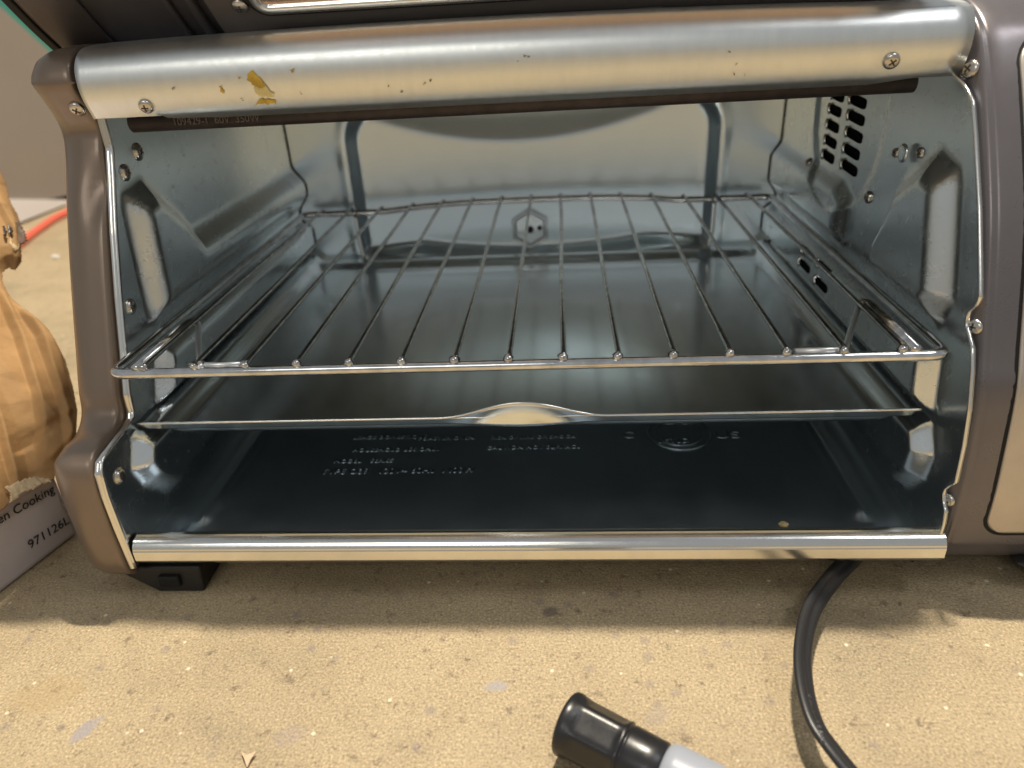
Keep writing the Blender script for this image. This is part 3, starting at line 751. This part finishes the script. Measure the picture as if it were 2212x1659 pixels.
# ------------------------------------------------------------------ marker
mk = empty('marker_pen', (0,0,FZ), 'fat marker with black cap and pale grey barrel on the floor before the oven', 'marker')
zc = FZ+.0098
A = at(1222,1560,2,zc+.001); B = at(1560,1735,2,zc-.0005); ax = (B-A).normalized(); sd_ = ax.cross(Vector((0,0,1))).normalized(); upv = sd_.cross(ax)
def lathe(prof, name, m, parent, N=48, mod=None):
    V = []; F = []
    for s,r in prof:
        for k in range(N):
            a = 2*PI*k/N; rr = r*(mod(s,a) if mod else 1); V.append(A+ax*s+sd_*rr*math.cos(a)+upv*rr*math.sin(a))
    for j in range(len(prof)-1):
        for k in range(N): F.append((j*N+k, j*N+(k+1)%N, (j+1)*N+(k+1)%N, (j+1)*N+k))
    F.append(list(range(N))); F.append([(len(prof)-1)*N+k for k in range(N)])
    return obj(name, V, F, m, parent)
def facet(s, a):      # six finger flats pressed into the cap
    t = float(sm(.0035,.0065,s))*(1-float(sm(.0195,.0215,s)))
    q = abs(((a+.35)/(PI/3))%1-.5)*2
    return 1-t*.13*(1-q**2)
capr = lathe([(0.0006,.0078),(0,.0088),(0,.0100),(.0005,.0107),(.0012,.0109),(.0026,.0109),(.0034,.0106)]+[(s,.0106-.03*(s-.004)) for s in np.linspace(.0042,.0215,18)]+[(.0218,.0099),(.0222,.0093),(.0224,.0090),(.0228,.0093),(.0235,.0094),(.0300,.0092),(.0345,.0091),(.0350,.0086),(.0350,.007)], 'cap', MCAP, mk, mod=facet)
lathe([(.0345,.0060),(.0352,.0086),(.0356,.0090),(.0366,.0098),(.0390,.0101),(.06,.0101),(.110,.0101),(.112,.0095),(.112,.004)], 'barrel', MBAR, mk)

# ------------------------------------------------------------------ carton with torn kraft on the left
fa = at(0,1285,2,FZ); fb = at(155,1165,2,FZ); tv = (fb-fa); tv.z = 0; tv.normalize(); nv = Vector((tv.y,-tv.x,0))
if nv.dot(CAM-fa) < 0: nv = -nv
carton = empty('carton', fa, 'white printed carton with torn brown kraft paper hanging over it, left of the oven', 'carton')
def onface(x, y, off=0): return atp(x, y, fa+nv*off, nv)
def grid_patch(polypx, P0, nrm, step, disp, name, m, parent, solid=.0004, jag=.3):
    """fills a traced outline that lies on a real plane with a crumpled sheet"""
    U = tv if abs(nrm.z) < .5 else tv; U = (tv - nrm*tv.dot(nrm)).normalized(); Wv = U.cross(nrm).normalized()
    if Wv.z < 0: Wv = -Wv
    pl = []
    for (x,y) in polypx:
        q = atp(x,y,P0,nrm)-P0; pl.append((q.dot(U), q.dot(Wv)))
    dn = []
    for k in range(len(pl)):
        a = pl[k]; b = pl[(k+1)%len(pl)]; L_ = math.hypot(a[0]-b[0],a[1]-b[1]); ns = max(1, int(L_/.0012))
        for j in range(ns):
            t = j/ns; dn.append((a[0]+(b[0]-a[0])*t+random.uniform(-1,1)*.0004*jag, a[1]+(b[1]-a[1])*t+random.uniform(-1,1)*.0004*jag))
    us = np.arange(min(p[0] for p in dn)-step, max(p[0] for p in dn)+step, step); ws = np.arange(min(p[1] for p in dn)-step, max(p[1] for p in dn)+step, step)
    G = np.array([(u,w) for u in us for w in ws]); sd = sdpoly(G, dn); nw = len(ws)
    cs = sdpoly(G+step/2, dn); V = []; F = []; idx = {}
    def vid(i,j):
        if (i,j) not in idx:
            u, w = G[i*nw+j]; idx[(i,j)] = len(V); V.append(P0+U*u+Wv*w+nrm*disp(u,w,max(0,-sd[i*nw+j])))
        return idx[(i,j)]
    for i in range(len(us)-1):
        for j in range(nw-1):
            if cs[i*nw+j] < 0: F.append((vid(i,j),vid(i+1,j),vid(i+1,j+1),vid(i,j+1)))
    return obj(name, V, F, m, parent, solid=solid), U, Wv
# carton body
far = fa+tv*.046; near = fa-tv*.10; hb = .037
V = []
for z in (FZ, FZ+hb):
    for q in (near, far, far-nv*.20, near-nv*.20): V.append((q.x,q.y,z))
body = obj('carton_body', V, [(0,1,2,3),(4,7,6,5),(0,4,5,1),(1,5,6,2),(2,6,7,3),(3,7,4,0)], PAPER, carton, smooth=False, bevel=.003)
def facetext(s, px, py, size, px2, py2):
    a = onface(px,py,.0006); b = onface(px2,py2,.0006); tx = (b-a).normalized(); ty = nv.cross(tx).normalized()
    Mx = Matrix(((tx.x,ty.x,nv.x,a.x),(tx.y,ty.y,nv.y,a.y),(tx.z,ty.z,nv.z,a.z),(0,0,0,1)))
    text(s, size, 'printed_text', INK, carton, Mx, .00008, sx=1)
facetext('Oven Cooking', -40, 1154, .0064, 103, 1072)
facetext('971126L', 64, 1187, .0066, 132, 1142)
nk = (nv+Vector((0,0,.75))).normalized(); Pk = fa+Vector((0,0,.035))+nv*.009
Uk = (tv - nk*tv.dot(nk)).normalized(); Wk = Uk.cross(nk).normalized()
if Wk.z < 0: Wk = -Wk
FOLDS = []
CREASE = [(-.45,.060,.0072,.1),(-.20,.034,.0040,.55),(1.25,.085,.0040,.3),(.55,.047,.0022,.8)]
for pts, h, L in (([(-10,600),(34,720),(66,850),(92,1020)],.0065,.016), ([(26,650),(74,740),(112,860),(134,985)],.0060,.013), 
                   ([(-60,760),(0,930),(44,1070)],.0060,.016), ([(60,940),(96,918),(150,905)],.0022,.006),
                  ([(20,985),(60,965),(96,950)],-.0020,.006), ([(96,1000),(120,975),(148,935)],.0028,.006), ([(-20,420),(20,520),(36,590)],.0040,.010)):
    q = [(atp(x,y,Pk,nk)-Pk) for x,y in pts]; FOLDS.append(([(p.dot(Uk), p.dot(Wk)) for p in q], h, L))
def seg_sd(u, w, line):
    best = (1e9, 1, 0)
    for i in range(len(line)-1):
        ax_, ay_ = line[i]; bx_, by_ = line[i+1]; ex, ey = bx_-ax_, by_-ay_; l2 = ex*ex+ey*ey
        t = max(0, min(1, ((u-ax_)*ex+(w-ay_)*ey)/l2)); dx, dy = u-ax_-ex*t, w-ay_-ey*t; d = math.hypot(dx, dy)
        if d < best[0]: best = (d, 1 if ex*dy-ey*dx > 0 else -1, min(i+t, len(line)-1-i-t))
    return best
def kd(u,w,e):
    d = .0
    for line, h, L in FOLDS:
        q, sg, en = seg_sd(u, w, line); d += .9*h*min(1, en*2.5+.15)*(max(0, 1-q/(L*1.35)) if sg > 0 else max(0, 1-q/.0022))
    wu = u+.004*mn.noise(Vector((u*25,w*25,1))); ww = w+.004*mn.noise(Vector((u*25,w*25,7)))
    for an, lam, am, ph in CREASE:
        t = ((wu*math.cos(an)+ww*math.sin(an))/lam+ph) % 1.0; d += am*(abs(t-.5)*2)
    d -= .0065
    return d*min(1, .35+e/.008)
nk_ = nk
kraft, U_, W_ = grid_patch([(-90,330),(-30,350),(0,378),(10,398),(20,440),(36,468),(44,500),(38,545),(40,575),(30,588),(14,583),(2,592),(4,612),(16,640),(40,668),(75,695),(96,716),(112,742),(134,785),(152,845),(162,890),(158,935),(162,972),(148,1002),(124,1026),(108,1040),(92,1043),(76,1052),(58,1059),(45,1063),(35,1078),(18,1084),(2,1105),(-40,1135),(-90,1160)],
    Pk, nk, .0006, kd, 'kraft_paper', KRAFT, carton)
grid_patch([(10,1054),(24,1046),(52,1035),(75,1030),(104,1034),(108,1042),(92,1045),(76,1055),(58,1061),(44,1066),(34,1080),(20,1086),(22,1066)], Pk+nk*.0035, nk, .0008, lambda u,w,e: .0018*abs(mn.noise(Vector((u*300,w*120,1)))), 'torn_edge', TORN, kraft)
grid_patch([(16,489),(26,478),(40,476),(50,492),(59,518),(54,524),(42,528),(36,514),(20,510)], Pk+nk*.0085, nk, .0008, lambda u,w,e: .0015*mn.noise(Vector((u*90,w*90,5))), 'tape_scrap', TAPE, kraft)
grid_patch([(22,511),(34,510),(42,528),(38,545),(30,540),(20,528)], Pk+nk*.0082, nk, .0008, lambda u,w,e: .0012*mn.noise(Vector((u*200,w*200,5))), 'torn_edge', TORN, kraft)
grid_patch([(5,487),(9,488),(15,502),(14,512),(10,505)], Pk+nk*.0105, nk, .0006, lambda u,w,e: 0, 'ink_mark', INK, kraft)
grid_patch([(20,490),(24,489),(27,500),(24,503)], Pk+nk*.0105, nk, .0006, lambda u,w,e: 0, 'ink_mark', INK, kraft)
grid_patch([(128,1040),(140,1020),(150,1040),(160,1075),(168,1110),(160,1124),(146,1112),(136,1092),(128,1066)], fa+nv*.002, nv, .0010,
    lambda u,w,e: .004*abs(mn.noise(Vector((u*110,w*110,2))))+.001*mn.noise(Vector((u*400,w*300,2))), 'plastic_film', PLAST, carton, solid=.0001)

# ------------------------------------------------------------------ background left
X0 = -.727
t0 = at(0,14,0,X0); t1 = at(113,117,0,X0)
V = [(X0,.30,.0),(X0,1.9,.0),(X0-.5,1.9,0),(X0-.5,.30,0)]
zt = lambda y: t0.z+(t1.z-t0.z)*(y-t0.y)/(t1.y-t0.y)
zb_ = at(60,430,0,X0).z
print('cab', t0, t1, zb_)
y0_, y1_ = .55, .93
zt0, zt1 = zt(y0_), zt(y1_)
pa, pb = at(30,429,0,X0), at(125,430,0,X0)
zl = lambda y: pa.z+(pb.z-pa.z)*(y-pa.y)/(pb.y-pa.y)
V = []
for y,z2 in ((y0_,zt0),(y1_,zt1)):
    for x in (X0,X0-.5):
        for z in (max(FZ, zl(y)-.03), z2): V.append((x,y,z))
o = obj('grey_cabinet', V, [(0,1,3,2),(4,6,7,5),(0,4,5,1),(2,3,7,6),(0,2,6,4),(1,5,7,3)], GREYB, smooth=False)
tag(o, 'blurred grey cabinet side standing on a white plinth behind the oven on the left', 'cabinet')
V,F = box(X0-.52,X0+.004,y0_-.02,.80,-1,0); V = [(a,b,(FZ+.005 if b < .7 else FZ+.003) if c < -.5 else zl(b)-.001) for a,b,c in V]; pl_ = obj('plinth', V, F, WHITEB, o, smooth=False)
V,F = box(X0-.50,X0-.02,y0_,y1_-.02,FZ,FZ+.004); obj('plinth_shadow_line', V, F, BLACK, o, smooth=False)  # black box stands in for the shadow line beneath the plinth
# teal and orange goods beyond the cabinet
q = at(30,15,1,2.2)
V,F = box(-2.4,-1.05,2.15,2.4,FZ,1.0); tag(obj('teal_bin', V, F, TEAL, smooth=False, bevel=.01), 'teal bin of which a sliver shows above the grey cabinet', 'bin')
V,F = box(-1.03,-.40,2.10,2.4,FZ,.60); tag(obj('orange_crate', V, F, ORANGE, smooth=False, bevel=.01), 'orange crate of which a sliver shows beside the raised oven door', 'crate')
# red cord on the floor
rc = [at(x,y,2,FZ+.0045) for x,y in ((-120,640),(-40,585),(25,540),(60,512),(95,487),(125,468),(180,445),(260,420))]
V,F = tube_geo(spline(rc, 8), .0048, 14); tag(obj('extension_cord', V, F, REDC), 'red extension cord on the floor between the carton and the white plinth', 'cord')
